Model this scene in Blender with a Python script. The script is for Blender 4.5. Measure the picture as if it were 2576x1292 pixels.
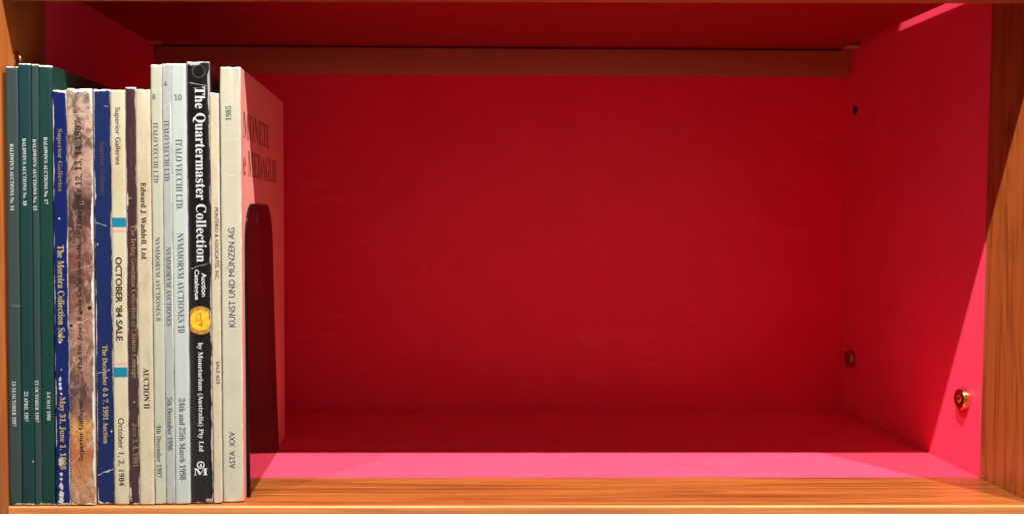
import bpy, bmesh, math, random
from mathutils import Vector, Matrix, noise

scene = bpy.context.scene
for o in list(bpy.data.objects):
    bpy.data.objects.remove(o)
COL = scene.collection

# ------------------------------------------------------------------ camera
# origin: front edge of the shelf floor, x to the right, y into the case, z up (metres)
YAW, PITCH, ROLL = 0.01587, 0.04435, 0.00383
cam_data = bpy.data.cameras.new('camera')
cam = bpy.data.objects.new('camera', cam_data)
COL.objects.link(cam)
right = Vector((math.cos(YAW), -math.sin(YAW), 0))
fwd0 = Vector((math.sin(YAW), math.cos(YAW), 0))
fwd = fwd0 * math.cos(PITCH) + Vector((0, 0, -math.sin(PITCH)))
up = fwd0 * math.sin(PITCH) + Vector((0, 0, math.cos(PITCH)))
r2 = right * math.cos(ROLL) + up * math.sin(ROLL)
u2 = up * math.cos(ROLL) - right * math.sin(ROLL)
cm = Matrix((r2, u2, -fwd)).transposed().to_4x4()
cm.translation = Vector((0, -0.63058, 0.19345))
cam.matrix_world = cm
cam_data.sensor_fit = 'HORIZONTAL'
cam_data.sensor_width = 36.0
cam_data.lens = 36.0 * 2375.48 / 2576.0
cam_data.shift_x = (1288.0 - 1175.17) / 2576.0
cam_data.shift_y = (658.79 - 646.2) / 2576.0
cam_data.clip_start = 0.02
cam_data.clip_end = 100.0
scene.camera = cam

# ------------------------------------------------------------------ world, lamps, exposure
world = bpy.data.worlds.new('World')
scene.world = world
world.use_nodes = True
bg = world.node_tree.nodes['Background']
# the room behind the camera: pale and dark patches, warm
wt = world.node_tree
w_co = wt.nodes.new('ShaderNodeTexCoord')
w_no = wt.nodes.new('ShaderNodeTexNoise')
w_no.inputs['Scale'].default_value = 2.6
w_no.inputs['Detail'].default_value = 2.0
w_ra = wt.nodes.new('ShaderNodeValToRGB')
w_ra.color_ramp.elements[0].position = 0.40
w_ra.color_ramp.elements[0].color = (0.12, 0.09, 0.08, 1)
w_ra.color_ramp.elements[1].position = 0.60
w_ra.color_ramp.elements[1].color = (1.0, 0.81, 0.75, 1)
wt.links.new(w_co.outputs['Generated'], w_no.inputs['Vector'])
wt.links.new(w_no.outputs['Fac'], w_ra.inputs[0])
wt.links.new(w_ra.outputs[0], bg.inputs[0])
bg.inputs[1].default_value = 0.44

def lamp(name, loc, target, watts, radius=0.009):
    d = bpy.data.lights.new(name, 'SPOT')
    d.energy = watts
    d.color = (1.0, 0.97, 0.92)
    d.spot_size = math.radians(75)
    d.spot_blend = 0.5
    d.shadow_soft_size = radius
    o = bpy.data.objects.new(name, d)
    COL.objects.link(o)
    o.location = loc
    o.rotation_euler = (Vector(target) - Vector(loc)).to_track_quat('-Z', 'Y').to_euler()
    return o

LZ, LY = 1.55, -0.50
lamp('track_lamp', (-0.08, LY, LZ), (0.05, 0.05, 0.1), 166)
lamp('track_lamp', (0.72, LY, LZ), (0.1, 0.05, 0.1), 166)
lamp('track_lamp', (-0.51, LY, LZ), (-0.1, 0.05, 0.1), 58)

scene.view_settings.view_transform = 'Standard'
scene.view_settings.look = 'None'
scene.view_settings.exposure = 0.0
scene.view_settings.gamma = 1.0
scene.view_settings.use_curve_mapping = False
scene.cycles.max_bounces = 12
scene.cycles.diffuse_bounces = 8
scene.cycles.glossy_bounces = 6
scene.cycles.sample_clamp_indirect = 6.0
scene.cycles.use_denoising = True
scene.cycles.caustics_reflective = False
scene.cycles.caustics_refractive = False

# ------------------------------------------------------------------ helpers
def srgb(r, g, b):
    def f(c):
        c /= 255.0
        return c / 12.92 if c <= 0.04045 else ((c + 0.055) / 1.055) ** 2.4
    return (f(r), f(g), f(b), 1.0)

class NT:
    """small node-tree writer"""
    def __init__(self, name):
        self.mat = bpy.data.materials.new(name)
        self.mat.use_nodes = True
        self.t = self.mat.node_tree
        self.t.nodes.clear()
        self.out = self.n('ShaderNodeOutputMaterial')
        self.bsdf = self.n('ShaderNodeBsdfPrincipled')
        self.t.links.new(self.bsdf.outputs[0], self.out.inputs[0])
        self._xyz = None
    def n(self, kind, **kw):
        nd = self.t.nodes.new(kind)
        for k, v in kw.items():
            setattr(nd, k, v)
        return nd
    def put(self, sock, v):
        if hasattr(v, 'is_output'):
            self.t.links.new(v, sock)
        else:
            sock.default_value = v
    def m(self, op, a, b=0.0, c=None, clamp=False):
        nd = self.n('ShaderNodeMath', operation=op, use_clamp=clamp)
        self.put(nd.inputs[0], a)
        self.put(nd.inputs[1], b)
        if c is not None:
            self.put(nd.inputs[2], c)
        return nd.outputs[0]
    def coord(self):
        if self._xyz is None:
            tc = self.n('ShaderNodeTexCoord')
            sp = self.n('ShaderNodeSeparateXYZ')
            self.t.links.new(tc.outputs['Object'], sp.inputs[0])
            self._vec = tc.outputs['Object']
            self._xyz = sp.outputs
        return self._xyz
    def vec(self, scale=(1, 1, 1), off=(0, 0, 0)):
        self.coord()
        mp = self.n('ShaderNodeMapping')
        self.t.links.new(self._vec, mp.inputs[0])
        mp.inputs['Scale'].default_value = scale
        mp.inputs['Location'].default_value = off
        return mp.outputs[0]
    def noise(self, scale, detail=3.0, rough=0.55, stretch=(1, 1, 1), off=(0, 0, 0), dist=0.0):
        nd = self.n('ShaderNodeTexNoise')
        self.t.links.new(self.vec(stretch, off), nd.inputs['Vector'])
        nd.inputs['Scale'].default_value = scale
        nd.inputs['Detail'].default_value = detail
        nd.inputs['Roughness'].default_value = rough
        nd.inputs['Distortion'].default_value = dist
        return nd.outputs['Fac']
    def step(self, v, lo, hi):
        nd = self.n('ShaderNodeMapRange', interpolation_type='SMOOTHSTEP')
        self.put(nd.inputs['Value'], v)
        nd.inputs['From Min'].default_value = lo
        nd.inputs['From Max'].default_value = hi
        return nd.outputs[0]
    def mix(self, fac, a, b, blend='MIX'):
        nd = self.n('ShaderNodeMix', data_type='RGBA', blend_type=blend)
        self.put(nd.inputs[0], fac)
        self.put(nd.inputs[6], a)
        self.put(nd.inputs[7], b)
        return nd.outputs[2]
    def ramp(self, fac, stops):
        nd = self.n('ShaderNodeValToRGB')
        el = nd.color_ramp.elements
        while len(el) < len(stops):
            el.new(0.5)
        for e, (p, c) in zip(el, stops):
            e.position = p
            e.color = c
        self.put(nd.inputs[0], fac)
        return nd.outputs[0]
    def bump(self, h, strength, dist=0.001):
        nd = self.n('ShaderNodeBump')
        nd.inputs['Strength'].default_value = strength
        nd.inputs['Distance'].default_value = dist
        self.put(nd.inputs['Height'], h)
        self.t.links.new(nd.outputs[0], self.bsdf.inputs['Normal'])
    def set(self, **kw):
        names = dict(color='Base Color', rough='Roughness', metal='Metallic', coat='Coat Weight',
                     coat_rough='Coat Roughness', spec='Specular IOR Level', alpha='Alpha')
        for k, v in kw.items():
            self.put(self.bsdf.inputs[names[k]], v)
        return self

def smooth(me, angle=40):
    for p in me.polygons:
        p.use_smooth = True
    bm = bmesh.new(); bm.from_mesh(me)
    lim = math.radians(angle)
    for e in bm.edges:
        if len(e.link_faces) == 2:
            e.smooth = e.calc_face_angle(0) < lim
    bm.to_mesh(me); bm.free()

def link(name, bm, mat, parent=None, ang=40):
    me = bpy.data.meshes.new(name)
    bmesh.ops.recalc_face_normals(bm, faces=bm.faces)
    bm.to_mesh(me); bm.free()
    for mm in (mat if isinstance(mat, (list, tuple)) else [mat]):
        me.materials.append(mm)
    smooth(me, ang)
    o = bpy.data.objects.new(name, me)
    COL.objects.link(o)
    if parent is not None:
        o.parent = parent
    return o

def box(bm, x0, x1, y0, y1, z0, z1, bev=0.0, seg=3, which=None):
    r = bmesh.ops.create_cube(bm, size=1.0)
    vs = r['verts']
    for v in vs:
        v.co = Vector((x0 + (v.co.x + .5) * (x1 - x0), y0 + (v.co.y + .5) * (y1 - y0), z0 + (v.co.z + .5) * (z1 - z0)))
    if bev > 0:
        es = list({e for v in vs for e in v.link_edges})
        if which:
            es = [e for e in es if which((e.verts[0].co + e.verts[1].co) / 2, e.verts[1].co - e.verts[0].co)]
        bmesh.ops.bevel(bm, geom=es, offset=bev, segments=seg, affect='EDGES', profile=0.5)

def lathe(bm, profile, n=40):
    """profile = [(radius, height)], axis +z; returns the new verts"""
    rings = []; new = []
    for r, h in profile:
        if r < 1e-7:
            v = bm.verts.new((0, 0, h)); rings.append([v]); new.append(v)
        else:
            ring = [bm.verts.new((r * math.cos(2 * math.pi * k / n), r * math.sin(2 * math.pi * k / n), h)) for k in range(n)]
            rings.append(ring); new += ring
    for a, b in zip(rings, rings[1:]):
        for k in range(n):
            p, q = a[k % len(a)], a[(k + 1) % len(a)]
            r_, s = b[(k + 1) % len(b)], b[k % len(b)]
            f = []
            for v in (p, q, r_, s):
                if v not in f:
                    f.append(v)
            if len(f) >= 3:
                bm.faces.new(f)
    return new

def empty(name, loc, label, cat, group=None, rot=None):
    o = bpy.data.objects.new(name, None)
    COL.objects.link(o)
    o.empty_display_size = 0.02
    o.location = loc
    if rot is not None:
        o.rotation_euler = rot
    o['label'] = label
    o['category'] = cat
    if group:
        o['group'] = group
    return o

# ------------------------------------------------------------------ materials
def wood(name, grain, light, dark, seed, rough=0.3, knot=None, figure=0.8, streak=1.0):
    """varnished pine, grain along axis 'x' or 'z'"""
    t = NT(name)
    st = {'x': (1.0, 14.0, 14.0), 'z': (14.0, 14.0, 1.0)}[grain]
    st2 = {'x': (1.0, 60.0, 60.0), 'z': (60.0, 60.0, 1.0)}[grain]
    off = (seed * 1.7, seed * 0.9, seed * 2.3)
    broad = t.noise(5.0, 4, 0.6, st, off, figure)
    fine = t.noise(8.0, 4, 0.65, st2, off, 0.3)
    pores = t.noise(16.0, 3, 0.7, st2, (off[1], off[2], off[0]), 0.2)
    if knot:
        x, y, z = t.coord()
        dy = t.m('MULTIPLY', t.m('SUBTRACT', y, knot[0]), 1.6)
        dz = t.m('SUBTRACT', z, knot[1])
        rr = t.m('SQRT', t.m('ADD', t.m('MULTIPLY', dy, dy), t.m('MULTIPLY', dz, dz)))
        rr = t.m('ADD', rr, t.m('MULTIPLY', t.m('SUBTRACT', t.noise(70.0, 3, 0.6), 0.5), 0.022))
        k = t.m('MULTIPLY', 0.75, t.m('SUBTRACT', 1.0, t.step(rr, 0.002, 0.024)))
        ring = t.m('ADD', t.m('MULTIPLY', t.m('SINE', t.m('MULTIPLY', rr, 900.0)), 0.05), 0.36)
        broad = t.m('ADD', t.m('MULTIPLY', broad, t.m('SUBTRACT', 1.0, k)), t.m('MULTIPLY', ring, k))
    c = t.ramp(broad, [(0.28, dark), (0.5, light), (0.72, tuple(min(1, v * 1.12) for v in light[:3]) + (1,))])
    c = t.mix(t.m('MULTIPLY', t.m('SUBTRACT', 1.0, t.step(fine, 0.32, 0.55)), 0.7 * streak), c, dark)
    long = t.noise(3.0, 5, 0.6, st2, (off[2], off[0], off[1]), 0.5)
    c = t.mix(t.m('MULTIPLY', t.step(long, 0.52, 0.64), 0.55 * streak), c, tuple(v * 0.8 for v in dark[:3]) + (1,))
    c = t.mix(t.m('MULTIPLY', t.m('SUBTRACT', 1.0, t.step(pores, 0.26, 0.36)), 0.6 * streak), c, tuple(v * 0.5 for v in dark[:3]) + (1,))
    t.set(color=c, rough=t.m('ADD', t.m('MULTIPLY', fine, 0.14), rough - 0.07))
    t.bump(t.m('ADD', fine, pores), 0.08, 0.0004)
    return t.mat

PINE_L, PINE_D = (0.31, 0.088, 0.019, 1), (0.15, 0.032, 0.007, 1)
M_floor_wood = wood('pine_floor_band', 'x', PINE_L, PINE_D, 1.0)
M_lip = wood('pine_shelf_lip', 'x', (0.56, 0.20, 0.058, 1), (0.40, 0.125, 0.032, 1), 4.0, 0.35)
M_left_wood = wood('pine_left_band', 'z', (0.36, 0.105, 0.024, 1), (0.25, 0.062, 0.012, 1), 2.2)
M_right_wood = wood('pine_right_band', 'z', (0.36, 0.098, 0.020, 1), (0.19, 0.044, 0.009, 1), 7.4, 0.3, (0.042, 0.175), 2.6, 0.5)
M_stile = wood('pine_stile', 'z', (0.58, 0.165, 0.037, 1), (0.48, 0.12, 0.024, 1), 3.0, 0.4)
M_rail = wood('dark_rail', 'x', (0.46, 0.115, 0.042, 1), (0.42, 0.100, 0.036, 1), 9.0, 0.45, None, 0.4, 0.15)

def red(name, seed, base=(0.88, 0.050, 0.104)):
    t = NT(name)
    a = t.noise(22.0, 4, 0.6, (1, 1, 1), (seed, seed, seed))
    f = t.noise(900.0, 2, 0.5, (1, 1, 1), (seed, 0, 0))
    c = t.ramp(a, [(0.3, tuple(v * 0.96 for v in base) + (1,)), (0.7, tuple(v * 1.04 for v in base) + (1,))])
    sc = t.noise(34.0, 5, 0.7, (0.35, 1, 1), (seed, 4, 2), 1.2)
    du = t.noise(1400.0, 2, 0.5, (1, 1, 1), (1, seed, 2))
    c = t.mix(t.m('MULTIPLY', t.step(sc, 0.58, 0.76), 0.15), c, (0.90, 0.30, 0.36, 1))
    c = t.mix(t.m('MULTIPLY', t.step(du, 0.70, 0.80), 0.14), c, (0.85, 0.35, 0.38, 1))
    t.set(color=c, rough=t.m('ADD', t.m('MULTIPLY', sc, 0.22), 0.33), spec=0.28)
    t.bump(f, 0.05, 0.0002)
    return t.mat
M_red_floor = red('crimson_laminate_floor', 0.0, (0.88, 0.056, 0.112))
M_red_side = red('crimson_laminate_side', 3.0, (0.92, 0.064, 0.140))
M_red_back = red('crimson_laminate_back', 6.0, (0.92, 0.017, 0.064))
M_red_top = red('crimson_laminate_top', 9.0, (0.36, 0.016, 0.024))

def plain(name, col, rough=0.5, metal=0.0, **kw):
    t = NT(name)
    f = t.noise(300.0, 3, 0.6)
    c = t.mix(t.m('MULTIPLY', f, 0.35), col, tuple(v * 0.7 for v in col[:3]) + (1,))
    t.set(color=c, rough=t.m('ADD', t.m('MULTIPLY', f, 0.1), rough - 0.05), metal=metal, **kw)
    return t.mat
M_brass = plain('polished_brass', (0.95, 0.66, 0.24, 1), 0.16, 1.0)
M_brass_dull = plain('dull_brass', (0.42, 0.22, 0.07, 1), 0.35, 1.0)
M_peg = plain('tarnished_brass', (0.62, 0.34, 0.15, 1), 0.5, 0.25)
M_dark = plain('dark_hole', (0.012, 0.008, 0.006, 1), 0.8)
M_carcass = plain('raw_board', (0.45, 0.3, 0.17, 1), 0.8)

# ------------------------------------------------------------------ bookcase
XL, XR = -0.2982, 0.4011        # inner faces of the two sides
P = 0.0720                      # where the wood band ends and the crimson laminate starts
BK = 0.3314                     # back panel
HC, HL = 0.3669, 0.3418         # underside of the upper shelf; bottom of its wooden lip
ZT, ZB = 0.745, -0.340          # the case goes on above and below the one compartment we see

case = empty('bookcase', (0, 0, ZB), 'pine bookcase with crimson lined compartment, open at the front', 'bookcase')
def cpart(name, bm, mat, parent=case, ang=40):
    o = link(name, bm, mat, None, ang)
    o.parent = parent
    if parent is case:
        o.matrix_parent_inverse = Matrix.Translation((0, 0, -ZB))
    return o

def shelf(z, lip_h, gap, name_mat):
    """red board with pine band and deeper rounded pine lip in front; z = top of the board"""
    th = 0.019
    bm = bmesh.new()
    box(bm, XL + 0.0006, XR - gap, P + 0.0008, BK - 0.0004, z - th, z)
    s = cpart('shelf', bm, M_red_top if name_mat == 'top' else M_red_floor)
    bm = bmesh.new()
    box(bm, XL + 0.0006, XR - 0.0006, 0.0042, P, z - 0.0185, z)
    b = cpart('wood_band', bm, M_floor_wood, s)
    return s, b

# lower shelf: its top is z = 0
s0, b0 = shelf(0.0, 0.019, 0.0006, 'floor')
bm = bmesh.new()
box(bm, XL + 0.0004, XR - 0.0004, 0.0012, 0.0040, -0.046, -0.0001, 0.0014, 4, lambda c, d: abs(d.x) > 0.3 and c.y < 0.002)
cpart('front_lip', bm, M_lip, s0)
# upper shelf: underside at HC, lip hangs lower, gap towards the right side
s1, b1 = None, None
bm = bmesh.new()
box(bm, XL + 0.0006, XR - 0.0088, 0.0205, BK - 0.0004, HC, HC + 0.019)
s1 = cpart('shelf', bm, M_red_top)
bm = bmesh.new()
box(bm, XL + 0.0006, XR - 0.0008, 0.0038, 0.0200, HL, HC + 0.019, 0.003, 4, lambda c, d: abs(d.x) > 0.3 and c.y < 0.01)
for v in bm.verts:      # the shelf sags a hair towards the left
    v.co.z += (v.co.x - 0.05) / 0.35 * 0.0016
cpart('front_lip', bm, M_lip, s1)
# top board of the compartment above
bm = bmesh.new()
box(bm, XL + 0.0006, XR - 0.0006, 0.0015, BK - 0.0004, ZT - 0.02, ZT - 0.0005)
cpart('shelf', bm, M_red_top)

bm = bmesh.new()
box(bm, XL - 0.02, XR + 0.02, BK, BK + 0.008, ZB, ZT)
cpart('back_panel', bm, M_red_back)
# cleat along the top of the back
bm = bmesh.new()
box(bm, XL + 0.0005, XR - 0.0005, BK - 0.0068, BK - 0.0003, 0.3388, 0.3655, 0.0012, 3, lambda c, d: abs(d.x) > 0.3)
cpart('back_rail', bm, M_rail)

def side(sgn, xin, mwood):
    xo = xin + sgn * 0.024
    a, b = sorted((xin, xo))
    bm = bmesh.new()
    box(bm, a, b, P + 0.0016, BK - 0.0002, ZB, ZT)
    s = cpart('side_panel', bm, M_red_side)
    bm = bmesh.new()
    box(bm, a, b, 0.0012, P, ZB, ZT, 0.0015, 3, lambda c, d: abs(d.z) > 0.3 and c.y < 0.01)
    cpart('wood_band', bm, mwood, s)
    bm = bmesh.new()      # bottom of the narrow groove between band and laminate
    c0 = xin + sgn * 0.0025
    a, b = sorted((c0, xo - sgn * 0.001))
    box(bm, a, b, P + 0.0001, P + 0.0015, ZB + 0.001, ZT - 0.001)
    cpart('groove', bm, M_dark, s)
    return s
sideL = side(-1, XL, M_left_wood)
sideR = side(1, XR, M_right_wood)
# face stiles beyond the two sides
bm = bmesh.new()
box(bm, XL - 0.075, XL - 0.0245, 0.0, 0.03, ZB, ZT, 0.002, 3, lambda c, d: abs(d.z) > 0.3)
cpart('stile', bm, M_stile)
bm = bmesh.new()
box(bm, XR + 0.0245, XR + 0.075, 0.0, 0.03, ZB, ZT, 0.002, 3, lambda c, d: abs(d.z) > 0.3)
cpart('stile', bm, M_stile)

def on_wall(name, sgn, x, y, z, profile, mat, parent):
    """lathe whose axis points from the wall into the compartment"""
    bm = bmesh.new()
    vs = lathe(bm, profile)
    rot = Matrix.Rotation(math.radians(-90 * sgn), 4, 'Y')
    bmesh.ops.transform(bm, matrix=Matrix.Translation((x, y, z)) @ rot, verts=vs)
    return cpart(name, bm, mat, parent)

KNOB = [(0, -0.0015), (0.0079, -0.0015), (0.0081, 0.0010), (0.0081, 0.0040), (0.0076, 0.0047), (0.0068, 0.0049),
        (0.0029, 0.0046), (0.0027, 0.0040), (0.0022, 0.0038), (0.0021, 0.0046), (0.0012, 0.0052), (0, 0.0052)]
on_wall('shelf_stud', 1, XR, 0.0958, 0.0555, KNOB, M_brass, sideR)
on_wall('shelf_stud', 1, XR, 0.3050, 0.0562, KNOB, M_brass_dull, sideR)
SLEEVE = [(0.0050, -0.0010), (0.0050, 0.0006), (0.0046, 0.0008), (0.0040, 0.0006), (0.0039, 0.00025)]
on_wall('pin_socket', 1, XR, 0.3095, 0.3040, SLEEVE, M_brass_dull, sideR)
on_wall('pin_socket_bore', 1, XR, 0.3095, 0.3040, [(0.0040, 0.0003), (0, 0.0003)], M_dark, sideR)
on_wall('pin_socket', -1, XL, 0.0250, 0.3022, [(0.0052, -0.001), (0.0052, 0.0010), (0.0047, 0.0013), (0.0042, 0.0009), (0.0040, 0.0004), (0, 0.0003)], M_brass, sideL)
for sgn, x, par in ((1, XR, sideR), (-1, XL, sideL)):
    bm = bmesh.new()
    a, b = sorted((x + sgn * 0.001, x - sgn * 0.0130))
    box(bm, a, b, 0.3020, 0.3120, 0.3640, 0.3667, 0.0006, 2)
    cpart('shelf_peg', bm, M_peg, par)

# ------------------------------------------------------------------ lettering
def bold(s):
    o = ''
    for c in s:
        if 'A' <= c <= 'Z': o += chr(0x1D400 + ord(c) - 65)
        elif 'a' <= c <= 'z': o += chr(0x1D41A + ord(c) - 97)
        elif '0' <= c <= '9': o += chr(0x1D7CE + ord(c) - 48)
        else: o += c
    return o

DRAW = {'b': (True, 0.0), 'm': (True, -0.004), 'l': (True, -0.0085), 'n': (False, 0.0), 'x': (False, 0.018)}
def text_verts(s, face):
    """2D triangles of a string, as (verts, faces) scaled so the ink box is 1 x 1 from the lower left"""
    serif, off = DRAW[face]
    cu = bpy.data.curves.new('ink', 'FONT')
    cu.body = bold(s) if serif else s
    cu.size = 1.0
    cu.offset = off
    cu.resolution_u = 3
    ob = bpy.data.objects.new('ink', cu)
    COL.objects.link(ob)
    dg = bpy.context.evaluated_depsgraph_get()
    me = bpy.data.meshes.new_from_object(ob.evaluated_get(dg))
    vs = [(v.co.x, v.co.y) for v in me.vertices]
    fs = [tuple(p.vertices) for p in me.polygons]
    bpy.data.objects.remove(ob); bpy.data.curves.remove(cu); bpy.data.meshes.remove(me)
    x0 = min(v[0] for v in vs); x1 = max(v[0] for v in vs)
    y0 = min(v[1] for v in vs); y1 = max(v[1] for v in vs)
    return [((a - x0) / (x1 - x0) - .5, (b - y0) / (y1 - y0) - .5) for a, b in vs], fs

def add_text(bm, s, face, way, cx, cz, across, along, surf):
    """across / along: size of the ink across and along the spine; way d(own), u(p) or h(orizontal)"""
    vs, fs = text_verts(s, face)
    out = []
    for a, b in vs:
        if way == 'd': x, z = cx + b * across, cz - a * along
        elif way == 'u': x, z = cx - b * across, cz + a * along
        else: x, z = cx + a * across, cz + b * along
        out.append(bm.verts.new((x, surf(x, z) - 0.00009, z)))
    for f in fs:
        try: bm.faces.new([out[i] for i in f])
        except ValueError: pass

TONE = 0.74      # dims print and cover colours in place of weaker lamp light on the books
def dim(c):
    return tuple(v * TONE for v in c[:3]) + (1,)
def ink(name, col, wear, rough=0.5, metal=0.0, under=None, scale=700.0):
    """printing ink; wear 0..1 = share of the foil or ink rubbed through to the paper colour under it"""
    t = NT(name)
    n = t.noise(scale, 3, 0.6)
    n2 = t.noise(70.0, 3, 0.6, (1, 1, 1), (3, 1, 2))
    k = t.m('ADD', t.m('MULTIPLY', n, 0.5), t.m('MULTIPLY', n2, 0.5))
    col, under = dim(col), dim(under or col)
    c = t.mix(t.m('SUBTRACT', 1.0, t.step(k, 0.22 + 0.35 * wear, 0.36 + 0.35 * wear)), col, under or col)
    t.set(color=c, rough=rough, metal=metal)
    return t.mat
BLUE_N, BLUE_D, MAROON = (0.0010, 0.013, 0.135, 1), (0.005, 0.020, 0.118, 1), (0.072, 0.028, 0.034, 1)
INK = {
    'silver': ink('silver_ink', (0.78, 0.82, 0.78, 1), 0.25, 0.4, 0.0, (0.2, 0.27, 0.26, 1)),
    'gilt': ink('gilt_ink', (0.62, 0.47, 0.17, 1), 0.30, 0.4, 0.0, (0.25, 0.22, 0.2, 1)),
    'gilt_dull': ink('dull_gilt_ink', (0.36, 0.25, 0.11, 1), 0.5, 0.45, 0.0, (0.13, 0.085, 0.06, 1)),
    'gilt_dark': ink('rubbed_gilt_ink', (0.095, 0.062, 0.045, 1), 0.5, 0.5, 0.0, (0.045, 0.04, 0.07, 1)),
    'black': ink('black_ink', (0.014, 0.014, 0.016, 1), 0.1, 0.5, 0.0, (0.06, 0.055, 0.05, 1)),
    'black_faded': ink('faded_black_ink', (0.016, 0.012, 0.011, 1), 0.30, 0.5, 0.0, (0.16, 0.095, 0.07, 1)),
    'grey': ink('blue_grey_ink', (0.10, 0.125, 0.15, 1), 0.25, 0.5, 0.0, (0.25, 0.27, 0.28, 1)),
    'slate': ink('slate_ink', (0.055, 0.07, 0.09, 1), 0.2, 0.5, 0.0, (0.16, 0.17, 0.17, 1)),
    'white': ink('white_ink', (0.86, 0.87, 0.83, 1), 0.05, 0.4, 0.0, (0.6, 0.6, 0.58, 1)),
}

# ------------------------------------------------------------------ book covers
def cover_mat(name, w, h, base, seed, worn=(0.8, 0.78, 0.72, 1), edge=0.0006, edge_l=None, edge_r=None, top=0.0010, bot=0.0012,
              rough=0.35, coat=0.0, dirt=None, dirt_amt=0.0, cracks=(), spots=(), wavy=0.15, wave_scale=(60, 60, 14), image=None, fine=0.05, board=None, ring=None):
    """printed paperback spine: paper colour, soft dirt, rubbed white edges, creases, rubbed spots"""
    base, worn, dirt = dim(base), dim(worn), dim(dirt) if dirt else None
    t = NT(name)
    x, y, z = t.coord()
    n_fine = t.noise(420.0, 3, 0.65, (1, 1, 0.5), (seed, 0, 0))
    n_mid = t.noise(95.0, 4, 0.6, (1, 1, 0.45), (0, seed, 0))
    n_big = t.noise(26.0, 3, 0.55, (1, 1, 0.4), (0, 0, seed))
    c = t.mix(1.0, image(t, x, y, z), (TONE, TONE, TONE, 1), 'MULTIPLY') if image else base
    if not image:
        c = t.mix(t.m('MULTIPLY', n_big, 0.28), base, tuple(v * 0.78 for v in base[:3]) + (1,))
    if dirt:
        c = t.mix(t.m('MULTIPLY', t.step(n_mid, 0.46, 0.72), dirt_amt), c, dirt)
        c = t.mix(t.m('MULTIPLY', t.step(n_big, 0.5, 0.7), dirt_amt * 0.7), c, dirt)
    def edge_mask(dist, width, extra):
        lim = t.m('MULTIPLY', t.m('ADD', t.m('MULTIPLY', t.step(n_mid, 0.36, 0.68), 1.5), t.m('SUBTRACT', t.m('MULTIPLY', n_fine, 1.2), extra + 0.25)), width)
        return t.step(t.m('SUBTRACT', lim, dist), -0.00012, 0.00022)
    masks = []
    el = edge if edge_l is None else edge_l
    er = edge if edge_r is None else edge_r
    if el > 0: masks.append(edge_mask(t.m('ADD', x, w / 2), el, 0.35))
    if er > 0: masks.append(edge_mask(t.m('SUBTRACT', w / 2, x), er, 0.35))
    if top > 0: masks.append(edge_mask(t.m('SUBTRACT', h, z), top, 0.1))
    if bot > 0: masks.append(edge_mask(z, bot, 0.1))
    wob = t.noise(330.0, 3, 0.6, (1, 1, 1), (seed, seed, 0))
    wob2 = t.noise(900.0, 2, 0.6, (1, 1, 1), (0, seed, seed))
    for (z0, tilt, amp, th, xa, xb) in cracks:
        d = t.m('ABSOLUTE', t.m('SUBTRACT', t.m('ADD', z, t.m('MULTIPLY', t.m('SUBTRACT', wob, 0.5), amp)),
                                t.m('ADD', t.m('MULTIPLY', x, tilt), z0)))
        k = t.m('SUBTRACT', 1.0, t.step(t.m('SUBTRACT', d, t.m('MULTIPLY', wob2, th)), -0.00008, 0.00014))
        k = t.m('MULTIPLY', k, t.m('MULTIPLY', t.step(x, xa, xa + 0.0012), t.m('SUBTRACT', 1.0, t.step(x, xb - 0.0012, xb))))
        masks.append(t.m('MULTIPLY', k, 0.68))
    for (sx, sz, rx, rz) in spots:
        dx = t.m('DIVIDE', t.m('SUBTRACT', x, sx), rx)
        dz = t.m('DIVIDE', t.m('SUBTRACT', z, sz), rz)
        d = t.m('SQRT', t.m('ADD', t.m('MULTIPLY', dx, dx), t.m('MULTIPLY', dz, dz)))
        k = t.m('SUBTRACT', t.m('ADD', wob, t.m('MULTIPLY', wob2, 0.6)), t.m('MULTIPLY', d, 0.55))
        masks.append(t.m('MULTIPLY', t.step(k, 0.22, 0.48), 0.85))
    if ring:
        rx_, rz_, rr_ = ring
        dx = t.m('SUBTRACT', x, rx_); dz = t.m('SUBTRACT', z, rz_)
        d = t.m('ADD', t.m('SQRT', t.m('ADD', t.m('MULTIPLY', dx, dx), t.m('MULTIPLY', dz, dz))), t.m('MULTIPLY', t.m('SUBTRACT', wob, 0.5), 0.0008))
        d = t.m('ABSOLUTE', t.m('SUBTRACT', d, rr_))
        masks.append(t.m('MULTIPLY', t.m('SUBTRACT', 1.0, t.step(d, 0.0001, 0.0005)), t.m('MULTIPLY', n_mid, 0.28)))
    wear = None
    for k in masks:
        wear = k if wear is None else t.m('MAXIMUM', wear, k)
    if board:
        c = t.mix(t.m('MULTIPLY', t.step(y, 0.0006, 0.0016), t.step(x, 0.001, 0.002)), c, t.mix(t.m('MULTIPLY', n_big, 0.3), board, tuple(v * 0.85 for v in board[:3]) + (1,)))
    front = t.m('SUBTRACT', 1.0, t.step(y, 0.0016, 0.0030))     # the rubbing is on the spine and its two corners
    if wear is not None:
        wear = t.m('MULTIPLY', wear, front)
        c = t.mix(wear, c, worn)
        rg = t.m('ADD', t.m('MULTIPLY', wear, 0.25), t.m('ADD', t.m('MULTIPLY', n_mid, 0.15), rough - 0.07))
    else:
        rg = rough
    t.set(color=c, rough=rg, coat=coat, coat_rough=0.08)
    und = t.noise(1.0, 3, 0.5, wave_scale, (seed, seed, seed), 0.6)
    hgt = t.m('ADD', t.m('MULTIPLY', und, 1.0), t.m('MULTIPLY', n_fine, fine))
    if wear is not None:
        hgt = t.m('ADD', hgt, t.m('MULTIPLY', wear, 0.25))
    t.bump(hgt, wavy, 0.0018)
    return t.mat

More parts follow.
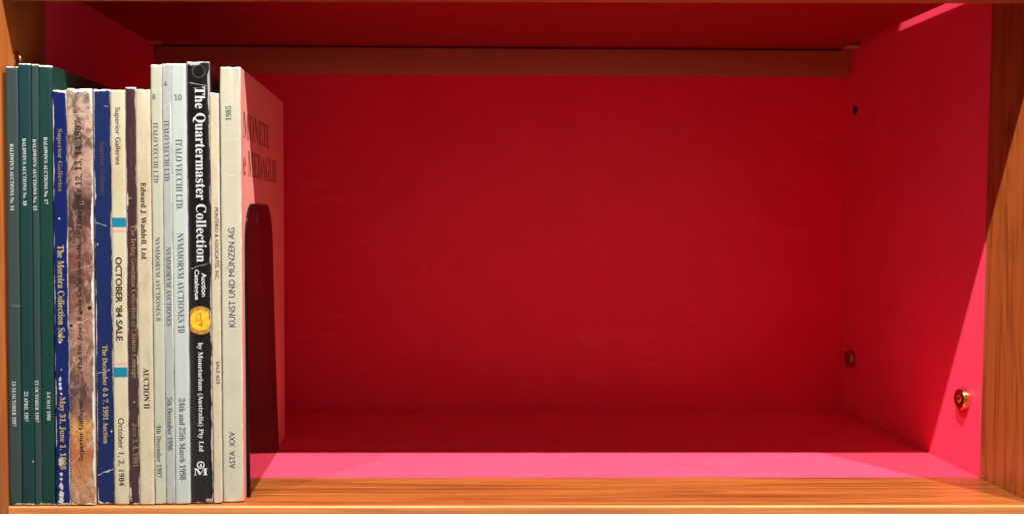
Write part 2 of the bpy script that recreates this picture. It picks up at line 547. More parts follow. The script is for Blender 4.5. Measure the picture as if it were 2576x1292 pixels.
def page_mat():
    t = NT('page_edges')
    n = t.noise(40.0, 3, 0.6, (60, 1, 1))
    t.set(color=t.ramp(n, [(0.3, (0.52, 0.46, 0.36, 1)), (0.7, (0.74, 0.69, 0.58, 1))]), rough=0.85)
    return t.mat
M_pages = page_mat()

def make_surf(w, h, seed, dent):
    """how far the spine is pressed in at (x, z): shallow waves, dented head and foot, rounded long edges"""
    r = min(0.0013, w * 0.17)
    def surf(x, z):
        v = 0.00012 * (noise.noise(Vector((x * 120, seed * 7.1, z * 22))) + 1)
        v += dent * max(0, noise.noise(Vector((x * 260 + 5, seed * 3.3, z * 60)))) * (math.exp(-(h - z) / 0.006) + math.exp(-z / 0.005)) * 1.5
        d = w / 2 - abs(x)
        if d < r:
            v += r - math.sqrt(max(0, r * r - (r - max(d, 0)) ** 2))
        # a narrow rounded edge at head and foot
        e = min(h - z, z)
        if e < 0.0010:
            v += 0.0010 - math.sqrt(max(0, 1e-6 - (0.0010 - max(e, 0)) ** 2))
        return max(v, 0.0)
    return surf

def build_book(w, h, depth, seed, dent, mcover, root):
    surf = make_surf(w, h, seed, dent)
    rnd = random.Random(seed)
    bm = bmesh.new()
    # spine grid, with extra columns in the rounded corners
    r = min(0.0013, w * 0.17)
    xs = [-w / 2 + r * (1 - math.cos(a)) for a in (0, 0.35, 0.7, 1.05, 1.4)] 
    xs = xs + [-w / 2 + r + (w - 2 * r) * k / 8 for k in range(1, 8)] + [-q for q in reversed(xs)]
    zs = [0, 0.0003, 0.0007, 0.0012, 0.002, 0.0035, 0.006] + [0.006 + (h - 0.012) * k / 90 for k in range(1, 90)] + \
         [h - 0.006, h - 0.0035, h - 0.002, h - 0.0012, h - 0.0007, h - 0.0003, h]
    grid = []
    for z in zs:
        row = []
        jl = 0.00013 * noise.noise(Vector((seed * 2.7, 1.3, z * 150))) + 0.0001 * noise.noise(Vector((seed, 7.7, z * 30)))
        jr = 0.00013 * noise.noise(Vector((seed * 2.7, 9.3, z * 150))) + 0.0001 * noise.noise(Vector((seed, 3.7, z * 30)))
        for x in xs:
            f = (x / w) + .5
            zz = z
            if z > h - 0.004:
                zz = z - dent * max(0, noise.noise(Vector((x * 300, seed * 5.0, 1.0)))) * (z - (h - 0.004)) / 0.004
            if z < 0.004:
                zz = z + dent * 0.5 * max(0, noise.noise(Vector((x * 300, seed * 5.0, 4.0)))) * (0.004 - z) / 0.004
            row.append(bm.verts.new((x + jl * (1 - f) + jr * f, surf(x, z), zz)))
        grid.append(row)
    for a, b in zip(grid, grid[1:]):
        for k in range(len(xs) - 1):
            bm.faces.new((a[k], a[k + 1], b[k + 1], b[k]))
    # two boards going back, with a turned inside, closed along head and foot
    t = 0.00045
    wb = w * 0.94                       # the fore-edge is a little thinner than the spine
    ys = [0.004, 0.012, 0.03, 0.06, 0.10, 0.14, 0.17, depth]
    def board(col, sgn):
        prev_o = [row[col] for row in grid]
        for yv in ys:
            f = yv / depth
            xo = sgn * ((w / 2) * (1 - f) + (wb / 2) * f + 0.00025 * math.sin(yv * 40 + seed))
            cur = []
            for i, z in enumerate(zs):
                zz = grid[i][col].co.z if yv < 0.01 else z
                cur.append(bm.verts.new((xo, yv, zz)))
            for i in range(len(zs) - 1):
                q = (prev_o[i], cur[i], cur[i + 1], prev_o[i + 1])
                bm.faces.new(q)
            prev_o = cur
        # thickness at the fore-edge
        inn = [bm.verts.new((v.co.x - sgn * t, v.co.y, v.co.z)) for v in prev_o]
        for i in range(len(zs) - 1):
            bm.faces.new((prev_o[i], inn[i], inn[i + 1], prev_o[i + 1]))
    board(0, -1)
    board(len(xs) - 1, 1)
    cov = link('cover', bm, mcover, root, 50)
    bm = bmesh.new()
    box(bm, -0.5, 0.5, 0.0016, depth - 0.0006, 0.0004, h - 0.0004)
    for v in bm.verts:
        f = v.co.y / depth
        v.co.x = math.copysign(((w / 2) * (1 - f) + (wb / 2) * f) - 0.0006, v.co.x)
    if bm.verts:
        pass
    link('page_block', bm, M_pages, root)
    return surf, cov

# ------------------------------------------------------------------ the sixteen books
# geo = x of the spine's middle, width, y of the spine, height, lean (deg), turn (deg)
# text = words, face, way, x, z, size across, size along, ink
BOOKS = {
    'grey14': dict(geo=(-0.29355, 0.0081, 0.002, 0.2931, 0.45, 0.0), text=[
        ("BALDWIN'S AUCTIONS No. 14", 'm', 'd', -0.00014, 0.22018, 0.00249, 0.04389, 'silver'),
        ('13-14 OCTOBER 1997', 'm', 'd', -0.0002, 0.06905, 0.00264, 0.03034, 'silver'),
    ]),
    'teal10': dict(geo=(-0.28495, 0.0083, 0.002, 0.295, 0.42, 0.1), text=[
        ("BALDWIN'S AUCTIONS No. 10", 'm', 'd', -0.00035, 0.2237, 0.00249, 0.04427, 'silver'),
        ('23 APRIL 1997', 'm', 'd', -0.00071, 0.06723, 0.00265, 0.02025, 'silver'),
    ]),
    'grey15': dict(geo=(-0.27835, 0.0043, 0.0024, 0.2947, 0.42, 0.2), text=[
        ("BALDWIN'S AUCTIONS No. 15", 'm', 'd', -0.0004, 0.22184, 0.00236, 0.04708, 'silver'),
        ('13 OCTOBER 1997', 'm', 'd', -0.00064, 0.07065, 0.00252, 0.02832, 'silver'),
    ]),
    'green17': dict(geo=(-0.27165, 0.0087, 0.0024, 0.294, 0.42, 0.3), text=[
        ("BALDWIN'S AUCTIONS No. 17", 'm', 'd', 0.00022, 0.22464, 0.00244, 0.04418, 'silver'),
        ('5-6 MAY 1998', 'm', 'd', 0.00077, 0.06739, 0.00238, 0.01909, 'silver'),
    ]),
    'moreira': dict(geo=(-0.2617, 0.0092, 0.0019, 0.2778, 0.3, 0.3), text=[
        ('Superior Galleries', 'b', 'd', 3e-05, 0.23161, 0.0038, 0.04122, 'gilt_dull'),
        ('•', 'b', 'd', -0.00049, 0.19298, 0.00118, 0.00119, 'silver'),
        ('The Moreira Collection Sale', 'b', 'd', 0.0002, 0.14318, 0.00435, 0.0642, 'gilt'),
        ('•', 'b', 'd', -0.00024, 0.09202, 0.00106, 0.00107, 'gilt'),
        ('May 31, June 1, 1988', 'b', 'd', -0.0, 0.04926, 0.00504, 0.04916, 'gilt'),
    ]),
    'marble': dict(geo=(-0.24845, 0.0165, 0.0019, 0.2789, 0.23, 0.5), text=[
        ('• December 12, 13, 14, 1987', 'b', 'u', -0.00029, 0.22037, 0.00498, 0.07497, 'black_faded'),
        ('The Dr. Jeori Ripito Collection Sale', 'b', 'u', -0.00057, 0.13402, 0.0038, 0.08404, 'black_faded'),
        ('Superior Galleries', 'b', 'u', -0.00044, 0.05116, 0.00398, 0.04105, 'black'),
    ]),
    'blue91': dict(geo=(-0.2337, 0.0112, 0.004, 0.2788, 0.12, 0.6), text=[
        ('Superior Galleries', 'b', 'd', -5e-05, 0.22632, 0.00408, 0.03538, 'gilt_dark'),
        ('The December 6 & 7, 1991 Auction', 'b', 'd', 0.00032, 0.07495, 0.00399, 0.06648, 'gilt'),
    ]),
    'oct84': dict(geo=(-0.2228, 0.0098, 0.0031, 0.2783, 0.12, 0.7), text=[
        ('Superior Galleries', 'n', 'd', -0.00047, 0.24787, 0.00446, 0.03791, 'black'),
        ('OCTOBER ’84 SALE', 'x', 'd', -0.00035, 0.13952, 0.00436, 0.05601, 'black'),
        ('October 1, 2, 1984', 'n', 'd', -0.00015, 0.03636, 0.00448, 0.046, 'black'),
    ]),
    'maroon': dict(geo=(-0.2143, 0.0068, 0.0031, 0.2801, 0.08, 0.8), text=[
        ('Superior Galleries', 'b', 'd', 0.00042, 0.23678, 0.00292, 0.03527, 'gilt_dark'),
        ('The Irving Goodman Collection of Chinese Coinage', 'b', 'd', 0.00128, 0.13762, 0.0041, 0.10259, 'gilt_dull'),
        ('•', 'b', 'd', 0.00078, 0.07011, 0.00106, 0.00108, 'gilt'),
        ('June 3, 4, 1991', 'b', 'd', 0.00088, 0.04096, 0.004, 0.02975, 'gilt_dull'),
    ]),
    'waddell': dict(geo=(-0.2058, 0.0096, 0.0031, 0.2788, 0.0, 0.9), text=[
        ('Edward J. Waddell, Ltd.', 'b', 'd', -0.00033, 0.19122, 0.00409, 0.05176, 'black'),
        ('AUCTION II', 'b', 'd', 0.00059, 0.07927, 0.00399, 0.02745, 'black'),
    ]),
    'v8': dict(geo=(-0.197, 0.0074, 0.0044, 0.2953, 0.0, 1.0), text=[
        ('8', 'm', 'h', -0.00159, 0.27391, 0.0021, 0.00341, 'grey'),
        ('ITALO VECCHI LTD', 'l', 'd', -0.00074, 0.23708, 0.00329, 0.03984, 'grey'),
        ('NVMMORVM AVCTIONES 8', 'l', 'd', -0.00018, 0.15277, 0.00331, 0.05593, 'grey'),
        ('4th December 1997', 'm', 'd', -0.00059, 0.03649, 0.00339, 0.03565, 'grey'),
    ]),
    'v4': dict(geo=(-0.19025, 0.0057, 0.0044, 0.2961, 0.0, 1.1), text=[
        ('4', 'm', 'h', -0.00062, 0.28274, 0.0021, 0.00315, 'grey'),
        ('ITALO VECCHI LTD.', 'l', 'd', -0.00019, 0.23798, 0.00348, 0.04076, 'grey'),
        ('NVMMORVM AVCTIONES', 'l', 'd', 0.00024, 0.14778, 0.00345, 0.0529, 'grey'),
        ('5th December 1996', 'm', 'd', 0.0001, 0.05514, 0.00347, 0.036, 'grey'),
    ]),
    'v10': dict(geo=(-0.18215, 0.0099, 0.0048, 0.2961, -0.1, 1.2), text=[
        ('10', 'm', 'h', -0.00017, 0.27379, 0.005, 0.00394, 'grey'),
        ('ITALO VECCHI LTD.', 'l', 'd', 4e-05, 0.22265, 0.00449, 0.04684, 'grey'),
        ('NVMMORVM AVCTIONES 10', 'l', 'd', 0.00039, 0.15024, 0.00454, 0.0668, 'grey'),
        ('24th and 25th March 1998', 'm', 'd', 0.00028, 0.04466, 0.00428, 0.05542, 'grey'),
    ]),
    'q': dict(geo=(-0.1695, 0.015, 0.0061, 0.2977, -0.08, 1.3), text=[
        ('The Quartermaster Collection', 'b', 'd', 0.00064, 0.22264, 0.00835, 0.11671, 'white'),
        ('Auction', 'x', 'd', 0.00276, 0.14892, 0.0032, 0.01581, 'white'),
        ('Catalogue', 'x', 'd', -0.00235, 0.14892, 0.00383, 0.02037, 'white'),
        ('by Monetarium (Australia) Pty Ltd', 'b', 'd', -0.00051, 0.07281, 0.00418, 0.07421, 'white'),
        ('M', 'b', 'h', -0.00065, 0.02199, 0.00967, 0.00464, 'white'),
    ]),
    'pont': dict(geo=(-0.15895, 0.0055, 0.0065, 0.2772, -0.1, 1.4), text=[
        ('PONTERIO & ASSOCIATES, INC.', 'n', 'd', 0.00082, 0.17643, 0.00293, 0.0485, 'black'),
        ('SALE #29', 'n', 'd', 0.00086, 0.08946, 0.00257, 0.01528, 'black'),
    ]),
    'kunst': dict(geo=(-0.1491, 0.0136, 0.0092, 0.2948, -0.02, 1.6), text=[
        ('1985', 'm', 'u', -0.00126, 0.26388, 0.00377, 0.00968, 'grey'),
        ('KUNST UND MÜNZEN AG', 'n', 'u', -0.0003, 0.15381, 0.00522, 0.06718, 'slate'),
        ('ASTA  XXV', 'n', 'u', -0.00038, 0.03602, 0.00391, 0.02501, 'slate'),
    ]),
}
CREAM = (0.80, 0.78, 0.71, 1)

def stone_image(h):
    def f(t, x, y, z):
        n1 = t.noise(130.0, 5, 0.62, (1, 1, 0.55), (2, 0, 0), 1.6)
        n2 = t.noise(60.0, 4, 0.6, (1, 1, 0.7), (7, 3, 0), 1.0)
        n3 = t.noise(230.0, 5, 0.65, (1, 1, 0.8), (1, 9, 0), 2.2)
        zz = t.m('ADD', t.m('DIVIDE', z, h), t.m('MULTIPLY', t.m('SUBTRACT', n2, 0.5), 0.12))
        base = t.ramp(zz, [(0.0, srgb(180, 128, 88)), (0.06, srgb(205, 148, 98)), (0.13, srgb(190, 108, 62)), (0.185, srgb(228, 166, 92)),
                           (0.225, srgb(150, 104, 84)), (0.28, srgb(92, 66, 62)), (0.36, srgb(158, 116, 96)), (0.46, srgb(162, 114, 94)),
                           (0.58, srgb(138, 88, 72)), (0.66, srgb(122, 74, 62)), (0.71, srgb(100, 64, 52)), (0.78, srgb(186, 146, 126)), (0.88, srgb(208, 172, 150)), (1.0, srgb(206, 176, 158))])
        n4 = t.noise(42.0, 4, 0.6, (1, 1, 0.8), (4, 4, 1), 1.4)
        base = t.mix(t.m('MULTIPLY', t.step(n4, 0.50, 0.62), t.m('MULTIPLY', t.step(zz, 0.3, 0.45), 0.8)), base, srgb(74, 46, 40))
        base = t.mix(t.m('MULTIPLY', t.m('SUBTRACT', 1.0, t.step(n4, 0.36, 0.46)), 0.45), base, srgb(214, 160, 142))
        light = srgb(226, 190, 160); dark = srgb(72, 46, 40)
        c = t.mix(t.m('MULTIPLY', t.step(n1, 0.52, 0.70), 0.65), base, light)
        c = t.mix(t.m('MULTIPLY', t.m('SUBTRACT', 1.0, t.step(n3, 0.36, 0.50)), 0.50), c, dark)
        # dark blotch about a third of the way down
        bz = t.m('ABSOLUTE', t.m('SUBTRACT', zz, 0.695))
        k = t.m('MULTIPLY', t.m('SUBTRACT', 1.0, t.step(bz, 0.02, 0.09)), t.step(n1, 0.36, 0.50))
        k = t.m('MULTIPLY', k, t.m('SUBTRACT', 1.0, t.step(x, -0.001, 0.007)))
        c = t.mix(t.m('MULTIPLY', k, 0.85), c, srgb(48, 34, 30))
        # pits in the stone
        for (px, pz, pr) in ((0.0058, 0.1335, 0.0024), (-0.0066, 0.1215, 0.002), (0.0003, 0.1295, 0.0014), (0.0012, 0.2035, 0.0013), (-0.002, 0.1785, 0.0011)):
            dx = t.m('SUBTRACT', x, px); dz = t.m('SUBTRACT', z, pz)
            d = t.m('ADD', t.m('SQRT', t.m('ADD', t.m('MULTIPLY', dx, dx), t.m('MULTIPLY', dz, dz))), t.m('MULTIPLY', t.m('SUBTRACT', n3, 0.5), 0.0016))
            c = t.mix(t.m('MULTIPLY', t.m('SUBTRACT', 1.0, t.step(d, pr * 0.9, pr * 1.5)), 0.5), c, srgb(205, 165, 140))
            c = t.mix(t.m('SUBTRACT', 1.0, t.step(d, pr * 0.35, pr * 0.75)), c, srgb(38, 28, 30))
        return c
    return f

def spec(key):
    x, w, y, h, lean, turn = BOOKS[key]['geo']
    return w, h
K = {}      # cover material, dent, label
def cov(key, base, dent, label='', **kw):
    w, h = spec(key)
    K[key] = (cover_mat('printed_cover', w, h, base, len(K) * 3.1 + 1.0, **kw), dent, label)

cov('grey14', (0.042, 0.070, 0.066, 1), 0.0006, 'thin grey-green paperback with small silver spine lettering, standing against the left side of the case',
    edge=0.0, top=0.0009, bot=0.0010, cracks=[(0.135, -0.05, 0.0004, 0.00012, -0.002, 0.005)], rough=0.45, wavy=0.08)
cov('teal10', (0.0055, 0.050, 0.050, 1), 0.0006, 'dark teal paperback, second book from the left end, between two grey-green ones',
    edge=0.0, top=0.0009, bot=0.0010, rough=0.42, wavy=0.08, spots=[(0.0034, 0.030, 0.0005, 0.0006)])
cov('grey15', (0.032, 0.072, 0.068, 1), 0.0003, 'very narrow grey-green paperback squeezed between the teal book and the deep green book',
    edge=0.0, top=0.0009, bot=0.0010, rough=0.42, wavy=0.08)
cov('green17', (0.0035, 0.052, 0.040, 1), 0.0005, 'deep green paperback with its upper front cover showing above a shorter royal blue book',
    edge=0.0, edge_l=0.0002, top=0.0008, bot=0.0009, rough=0.40, wavy=0.08)
cov('moreira', BLUE_N, 0.0012, 'royal blue paperback with gold lettering and white rubbed spots down its spine',
    edge_l=0.0008, edge_r=0.0004, top=0.0014, bot=0.0016, rough=0.34, coat=0.1, wavy=0.3,
    spots=[(-0.0011, 0.0856, 0.0011, 0.0016), (-0.0011, 0.0821, 0.0010, 0.0013), (-0.0009, 0.0794, 0.0011, 0.0013), (-0.0004, 0.0759, 0.0007, 0.0009),
           (-0.0011, 0.1105, 0.0012, 0.0012), (-0.0011, 0.1150, 0.0011, 0.0011), (-0.0009, 0.0215, 0.0011, 0.0016), (-0.0010, 0.0180, 0.0009, 0.0011),
           (-0.0011, 0.0125, 0.0016, 0.0030), (-0.0010, 0.0075, 0.0019, 0.0032), (-0.0013, 0.0035, 0.0021, 0.0026), (-0.0010, 0.0300, 0.0018, 0.0040)])
cov('marble', (0.4, 0.25, 0.2, 1), 0.0018, 'thick brown and orange stone-patterned paperback with black lettering',
    edge_l=0.0005, edge_r=0.0009, top=0.0026, bot=0.0016, rough=0.32, coat=0.25, wavy=0.35, image=stone_image(0.2789),
    cracks=[(0.262, 0.05, 0.0015, 0.0002, -0.007, 0.005), (0.0135, 0.4, 0.003, 0.0003, -0.006, 0.008), (0.228, -0.1, 0.0025, 0.0002, -0.001, 0.009), (0.036, 1.1, 0.002, 0.0005, -0.0085, 0.009), (0.160, 0.3, 0.004, 0.0002, -0.008, 0.008)])
cov('blue91', BLUE_D, 0.0008, 'navy blue paperback with a cracked spine and a faded gold title, beside the stone-patterned book',
    edge_l=0.0007, edge_r=0.0004, top=0.0014, bot=0.0016, rough=0.38, coat=0.1, wavy=0.3,
    cracks=[(0.1888, -0.35, 0.0022, 0.00022, -0.0058, 0.0030), (0.0905, 0.25, 0.003, 0.0003, -0.0056, 0.0040), (0.0222, 0.42, 0.0035, 0.0006, -0.0058, 0.0058), (0.268, -0.2, 0.002, 0.0002, 0.001, 0.005)],
    spots=[(-0.0036, 0.176, 0.0005, 0.0008), (0.0042, 0.0500, 0.0006, 0.0008), (-0.0048, 0.208, 0.0007, 0.0030)])
cov('oct84', srgb(226, 214, 181), 0.0006, 'cream paperback with teal and pink bands across its spine',
    edge=0.0003, top=0.0012, bot=0.0010, worn=(0.72, 0.62, 0.45, 1), rough=0.5, dirt=srgb(196, 172, 128), dirt_amt=0.4, wavy=0.3)
cov('maroon', MAROON, 0.0008, 'narrow maroon paperback with dull gold lettering between two cream books',
    edge_l=0.0006, edge_r=0.0003, top=0.0012, bot=0.0015, rough=0.28, coat=0.35, wavy=0.3,
    spots=[(-0.0026, 0.205, 0.0010, 0.006), (-0.0024, 0.008, 0.0010, 0.005)], cracks=[(0.2067, 0.3, 0.003, 0.0003, -0.0034, 0.001)])
cov('waddell', srgb(222, 208, 174), 0.0008, 'yellowed cream paperback with bold black lettering and no bands, right of the maroon one',
    edge=0.0003, top=0.0010, bot=0.0010, worn=(0.75, 0.66, 0.5, 1), rough=0.55, dirt=srgb(188, 168, 136), dirt_amt=0.55, wavy=0.45, fine=0.12,
    cracks=[(0.0190, 1.2, 0.003, 0.0004, -0.003, 0.0045), (0.0130, -1.0, 0.003, 0.0003, -0.0045, 0.003)])
cov('v8', srgb(206, 207, 182), 0.0007, 'tall pale green-cream paperback marked 8 near its head',
    edge=0.0004, top=0.0010, bot=0.0012, rough=0.42, dirt=srgb(186, 188, 164), dirt_amt=0.3, wavy=0.25, cracks=[(0.2785, 0.05, 0.0012, 0.0003, -0.0036, 0.0036)])
cov('v4', srgb(190, 193, 186), 0.0007, 'narrow tall light grey paperback marked 4 near its scuffed head',
    edge=0.0005, top=0.0012, bot=0.0008, rough=0.38, dirt=srgb(170, 172, 166), dirt_amt=0.3, wavy=0.4,
    cracks=[(0.268, 0.9, 0.004, 0.0005, -0.003, 0.003), (0.262, 0.9, 0.004, 0.0005, -0.003, 0.003), (0.256, 1.0, 0.004, 0.0004, -0.003, 0.003), (0.274, 1.0, 0.003, 0.0004, -0.003, 0.003)])
cov('v10', srgb(208, 217, 209), 0.0004, 'tall blue-white paperback marked 10 near its head, left of the black book',
    edge=0.0003, top=0.0008, bot=0.0010, worn=(0.84, 0.85, 0.82, 1), rough=0.40, dirt=srgb(186, 196, 192), dirt_amt=0.25, wavy=0.12)
cov('q', (0.011, 0.0085, 0.0095, 1), 0.0012, 'thick black paperback with a large white title and a gold coin on its spine',
    edge_l=0.0005, edge_r=0.0008, top=0.0016, bot=0.0012, worn=(0.50, 0.48, 0.47, 1), rough=0.18, coat=1.0, wavy=0.85, wave_scale=(150, 150, 9), ring=(0.0006, 0.2912, 0.0042),
    cracks=[(0.2825, -0.15, 0.0020, 0.00035, -0.0064, 0.0066), (0.2800, -0.05, 0.0020, 0.0001, -0.004, 0.0066), (0.1615, 0.30, 0.0035, 0.0003, -0.0066, 0.0070)],
    spots=[(0.0050, 0.0022, 0.0030, 0.0014)])
cov('pont', srgb(224, 209, 176), 0.0010, 'narrow cream paperback squeezed between the black book and the tall ivory one',
    edge=0.0006, top=0.0010, bot=0.0012, worn=(0.82, 0.76, 0.64, 1), rough=0.5, dirt=srgb(202, 180, 142), dirt_amt=0.45, wavy=0.6, fine=0.12)
cov('kunst', srgb(216, 211, 186), 0.0012, board=(0.90, 0.36, 0.30, 1), label= 'tall ivory paperback at the right end of the row, its front cover against the bookend',
    edge_l=0.0006, edge_r=0.0006, top=0.0012, bot=0.0010, worn=(0.85, 0.82, 0.74, 1), rough=0.45, dirt=srgb(188, 184, 164), dirt_amt=0.35, wavy=0.4, fine=0.1,
    cracks=[(0.2725, -1.2, 0.004, 0.0003, -0.001, 0.0050), (0.245, 0.25, 0.003, 0.0002, -0.004, 0.0066), (0.2218, -0.3, 0.004, 0.0002, -0.006, 0.003),
            (0.1870, 0.4, 0.003, 0.0003, -0.003, 0.0066), (0.1345, 0.1, 0.003, 0.0003, -0.0066, -0.001), (0.0150, 1.1, 0.003, 0.0004, -0.003, 0.0062), (0.0090, 0.8, 0.003, 0.0003, -0.006, 0.006)])

DEPTH = 0.195
ROW = 'auction catalogues standing in a row on the shelf'
roots = {}
def flat_shape(name, pts_list, mat, root, surf, lift):
    """thin print on the spine: list of polygons in (x, z)"""
    bm = bmesh.new()
    for pts in pts_list:
        bm.faces.new([bm.verts.new((x, surf(x, z) - lift, z)) for x, z in pts])
    return link(name, bm, mat, root)
def ring_pts(cx, cz, ro, ri, clip, n=64):
    out = []
    for k in range(n):
        a0, a1 = 2 * math.pi * k / n, 2 * math.pi * (k + 1) / n
        q = []
        for rr, a in ((ro, a0), (ro, a1), (ri, a1), (ri, a0)):
            q.append((max(-clip, min(clip, cx + rr * math.cos(a))), cz + rr * math.sin(a)))
        if len({(round(px, 6), round(pz, 6)) for px, pz in q}) >= 3:
            out.append(q)
    return out

for i, (key, b) in enumerate(BOOKS.items()):
    x, w, y, h, lean, turn = b['geo']
    mat, dent, label = K[key]
    root = empty('book', (x, y, 0.0004), label, 'book', ROW)
    root.matrix_world = Matrix.Translation((x, y, 0.0004)) @ Matrix.Rotation(math.radians(lean), 4, 'Y') @ Matrix.Rotation(math.radians(turn), 4, 'Z')
    surf, c = build_book(w, h, DEPTH, i + 1.37, dent, mat, root)
    for (s, face, way, cx, cz, across, along, col) in b['text']:
        bm = bmesh.new()
        lim = w / 2 - 0.0005
        cx = max(-lim + across / 2, min(lim - across / 2, cx))
        add_text(bm, s, face, way, cx, cz, across, along, surf)
        link('spine_lettering', bm, INK[col], root)
    roots[key] = (root, surf, w, h)

# bands on the cream book
root, surf, w, h = roots['oct84']
M_teal = plain('teal_print', (0.003, 0.19, 0.30, 1), 0.45)
M_pink = plain('pink_print', (0.80, 0.36, 0.36, 1), 0.5)
for z0, z1, mm in ((0.18748, 0.19373, M_teal), (0.1843, 0.18605, M_pink), (0.09537, 0.09704, M_pink), (0.08705, 0.0935, M_teal)):
    xs = [-w / 2 + 0.0001 + (w - 0.0002) * k / 20 for k in range(21)]
    flat_shape('spine_band', [[(xs[k], z0), (xs[k + 1], z0), (xs[k + 1], z1), (xs[k], z1)] for k in range(20)], mm, root, surf, 0.00006)

# coin and publisher's mark on the black book
root, surf, w, h = roots['q']
t = NT('coin_print_field')
n = t.noise(260.0, 4, 0.6)
t.set(color=t.ramp(n, [(0.3, (0.62, 0.33, 0.012, 1)), (0.7, (0.85, 0.56, 0.03, 1))]), rough=0.4)
M_coin = t.mat
t = NT('coin_print_rim')
n = t.noise(700.0, 3, 0.6)
t.set(color=t.ramp(n, [(0.38, (0.26, 0.10, 0.012, 1)), (0.62, (0.55, 0.30, 0.06, 1))]), rough=0.4)
M_rim = t.mat
M_coin_ink = plain('coin_print_relief', (0.40, 0.15, 0.012, 1), 0.45)
cx, cz, cl = 0.0003, 0.1249, w / 2 - 0.0009
flat_shape('coin_emblem', ring_pts(cx, cz, 0.0095, 0.0066, cl), M_rim, root, surf, 0.00006)
flat_shape('coin_emblem', [[(cx + 0.0070 * math.cos(2 * math.pi * k / 60), cz + 0.0070 * math.sin(2 * math.pi * k / 60)) for k in range(60)]], M_coin, root, surf, 0.00010)
bm = bmesh.new()
sf = lambda x_, z_: surf(x_, z_) - 0.00006
add_text(bm, '1', 'b', 'h', cx, cz + 0.0028, 0.0019, 0.0040, sf)
add_text(bm, '4', 'n', 'h', cx, cz - 0.0028, 0.0030, 0.0036, sf)
vs = [bm.verts.new((cx + px, sf(cx, cz) - 0.00009, cz + pz)) for px, pz in ((-0.0025, -0.0003), (0.0025, -0.0003), (0.0025, 0.0001), (-0.0025, 0.0001))]
bm.faces.new(vs)
link('coin_lettering', bm, M_coin_ink, root)
mx, mz = -0.0006, 0.0266
flat_shape('spine_emblem', ring_pts(mx, mz, 0.0026, 0.0018, cl, 40) +
           [[(mx - 0.0009, mz - 0.0012), (mx + 0.0008, mz - 0.0012), (mx + 0.0006, mz), (mx + 0.0001, mz + 0.0015), (mx - 0.0004, mz)]], INK['white'], root, surf, 0.00010)

# title on the front cover of the last book
root, surf, w, h = roots['kunst']
M_cov_ink = ink('dark_red_ink', (0.36, 0.055, 0.042, 1), 0.0, 0.5)
bm = bmesh.new()
def on_cover(s, y0, y1, z0, z1):
    vs, fs = text_verts(s, 'l')
    out = []
    for a, b_ in vs:
        yv = y0 + (a + .5) * (y1 - y0)
        f = yv / DEPTH
        xo = (w / 2) * (1 - f) + (w * 0.94 / 2) * f + 0.00025 * math.sin(yv * 40 + 16 + 0.37)
        out.append(bm.verts.new((xo + 0.00012, yv, z0 + (b_ + .5) * (z1 - z0))))
    for f in fs:
        try: bm.faces.new([out[q] for q in f])
        except ValueError: pass
on_cover('MONETE', 0.0100, 0.1155, 0.2482, 0.2667)
on_cover('e MEDAGLIE', 0.0096, 0.1542, 0.2229, 0.2412)
link('cover_lettering', bm, M_cov_ink, root)

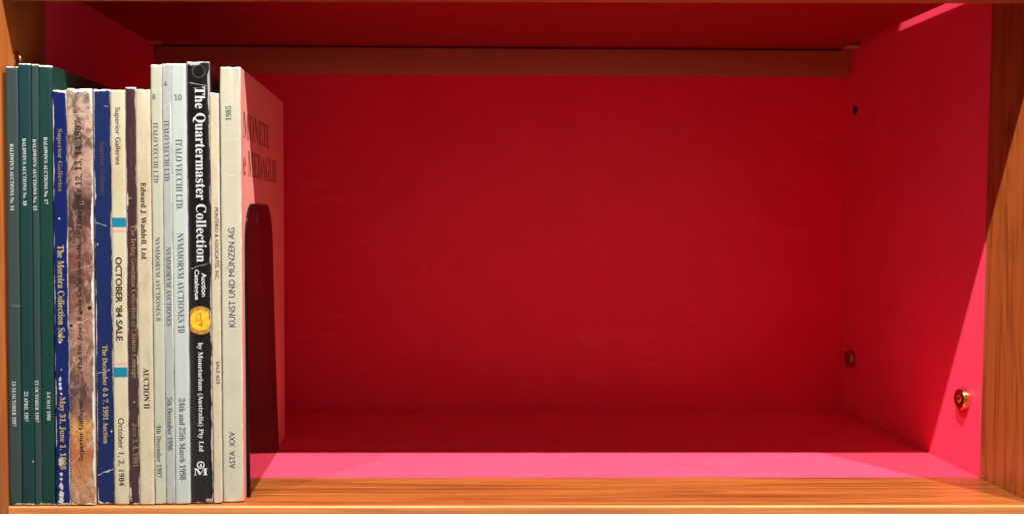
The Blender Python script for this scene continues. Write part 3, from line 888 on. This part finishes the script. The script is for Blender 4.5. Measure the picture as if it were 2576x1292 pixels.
# ------------------------------------------------------------------ bookend
t = NT('black_enamel')
n = t.noise(60.0, 3, 0.5)
sc_ = t.noise(500.0, 2, 0.6, (1, 1, 0.3))
t.set(color=(0.004, 0.003, 0.003, 1), rough=t.m('ADD', t.m('MULTIPLY', t.step(sc_, 0.66, 0.74), 0.2), 0.03), spec=0.22)
M_enamel = t.mat
turn = math.radians(1.9)
be = empty('bookend', (-0.1420, 0.0225, 0.0004), 'glossy black metal bookend with rounded top, holding up the right end of the row', 'bookend')
be.matrix_world = Matrix.Translation((-0.1420, 0.0225, 0.0004)) @ Matrix.Rotation(turn, 4, 'Z') @ Matrix.Rotation(math.radians(-0.25), 4, 'Y')
def outline():
    """side view of the plate (y, z): wide foot, slightly narrowing, big rounded shoulders"""
    wid, hgt = 0.1400, 0.2042
    pts = [(0.0, 0.0)]
    pts += [(0.0, 0.05), (-0.0005, 0.10), (-0.0012, 0.15)]
    for k in range(0, 13):          # front shoulder
        a = math.pi - k / 12 * math.pi / 2
        pts.append((0.0248 + 0.026 * math.cos(a), 0.1742 + 0.030 * math.sin(a)))
    for k in range(0, 13):          # rear shoulder, longer
        a = math.pi / 2 - k / 12 * math.pi / 2
        pts.append((0.0880 + 0.028 * math.cos(a), 0.1642 + 0.040 * math.sin(a)))
    pts += [(0.1175, 0.14), (0.1225, 0.10), (0.1290, 0.05), (wid - 0.004, 0.012), (wid - 0.002, 0.0)]
    return pts
th = 0.0011
bm = bmesh.new()
pts = outline()
lo = [bm.verts.new((0, a, b_)) for a, b_ in pts]
hi = [bm.verts.new((th, a, b_)) for a, b_ in pts]
bm.faces.new(lo); bm.faces.new(hi)
n_ = len(pts)
rim = []
for k in range(n_):
    bm.faces.new((lo[k], lo[(k + 1) % n_], hi[(k + 1) % n_], hi[k]))
es = [e for e in bm.edges if len({round(v.co.x, 6) for v in e.verts}) == 1]
bmesh.ops.bevel(bm, geom=es, offset=0.0003, segments=3, affect='EDGES', profile=0.5)
plate = link('plate', bm, M_enamel, be, 30)
for p in plate.data.polygons:
    if p.area > 1e-3:
        p.use_smooth = False
bm = bmesh.new()        # rolled front flange, thicker towards the foot
def flange(z, half):
    return half
rows = []
for k in range(25):
    z = 0.0 + 0.150 * k / 24
    wd = 0.0022 * (1 - k / 24) + 0.0002
    yo = -0.0012 * (k / 24) ** 2
    row = [bm.verts.new((px, yo + py, z)) for px, py in ((-wd * 0.25, -0.0006), (th * 0.5 + wd * 0.2, -0.0011), (th + wd * 0.30, -0.0004), (th + wd * 0.30, 0.0012), (-wd * 0.25, 0.0012))]
    rows.append(row)
for a, b_ in zip(rows, rows[1:]):
    for k in range(5):
        bm.faces.new((a[k], a[(k + 1) % 5], b_[(k + 1) % 5], b_[k]))
bm.faces.new(rows[0]); bm.faces.new(rows[-1])
link('front_flange', bm, M_enamel, be, 60)
bm = bmesh.new()        # rivet slot
box(bm, th - 0.0001, th + 0.00008, 0.0415, 0.0445, 0.1905, 0.1965, 0.0)
link('slot', bm, M_dark, be)
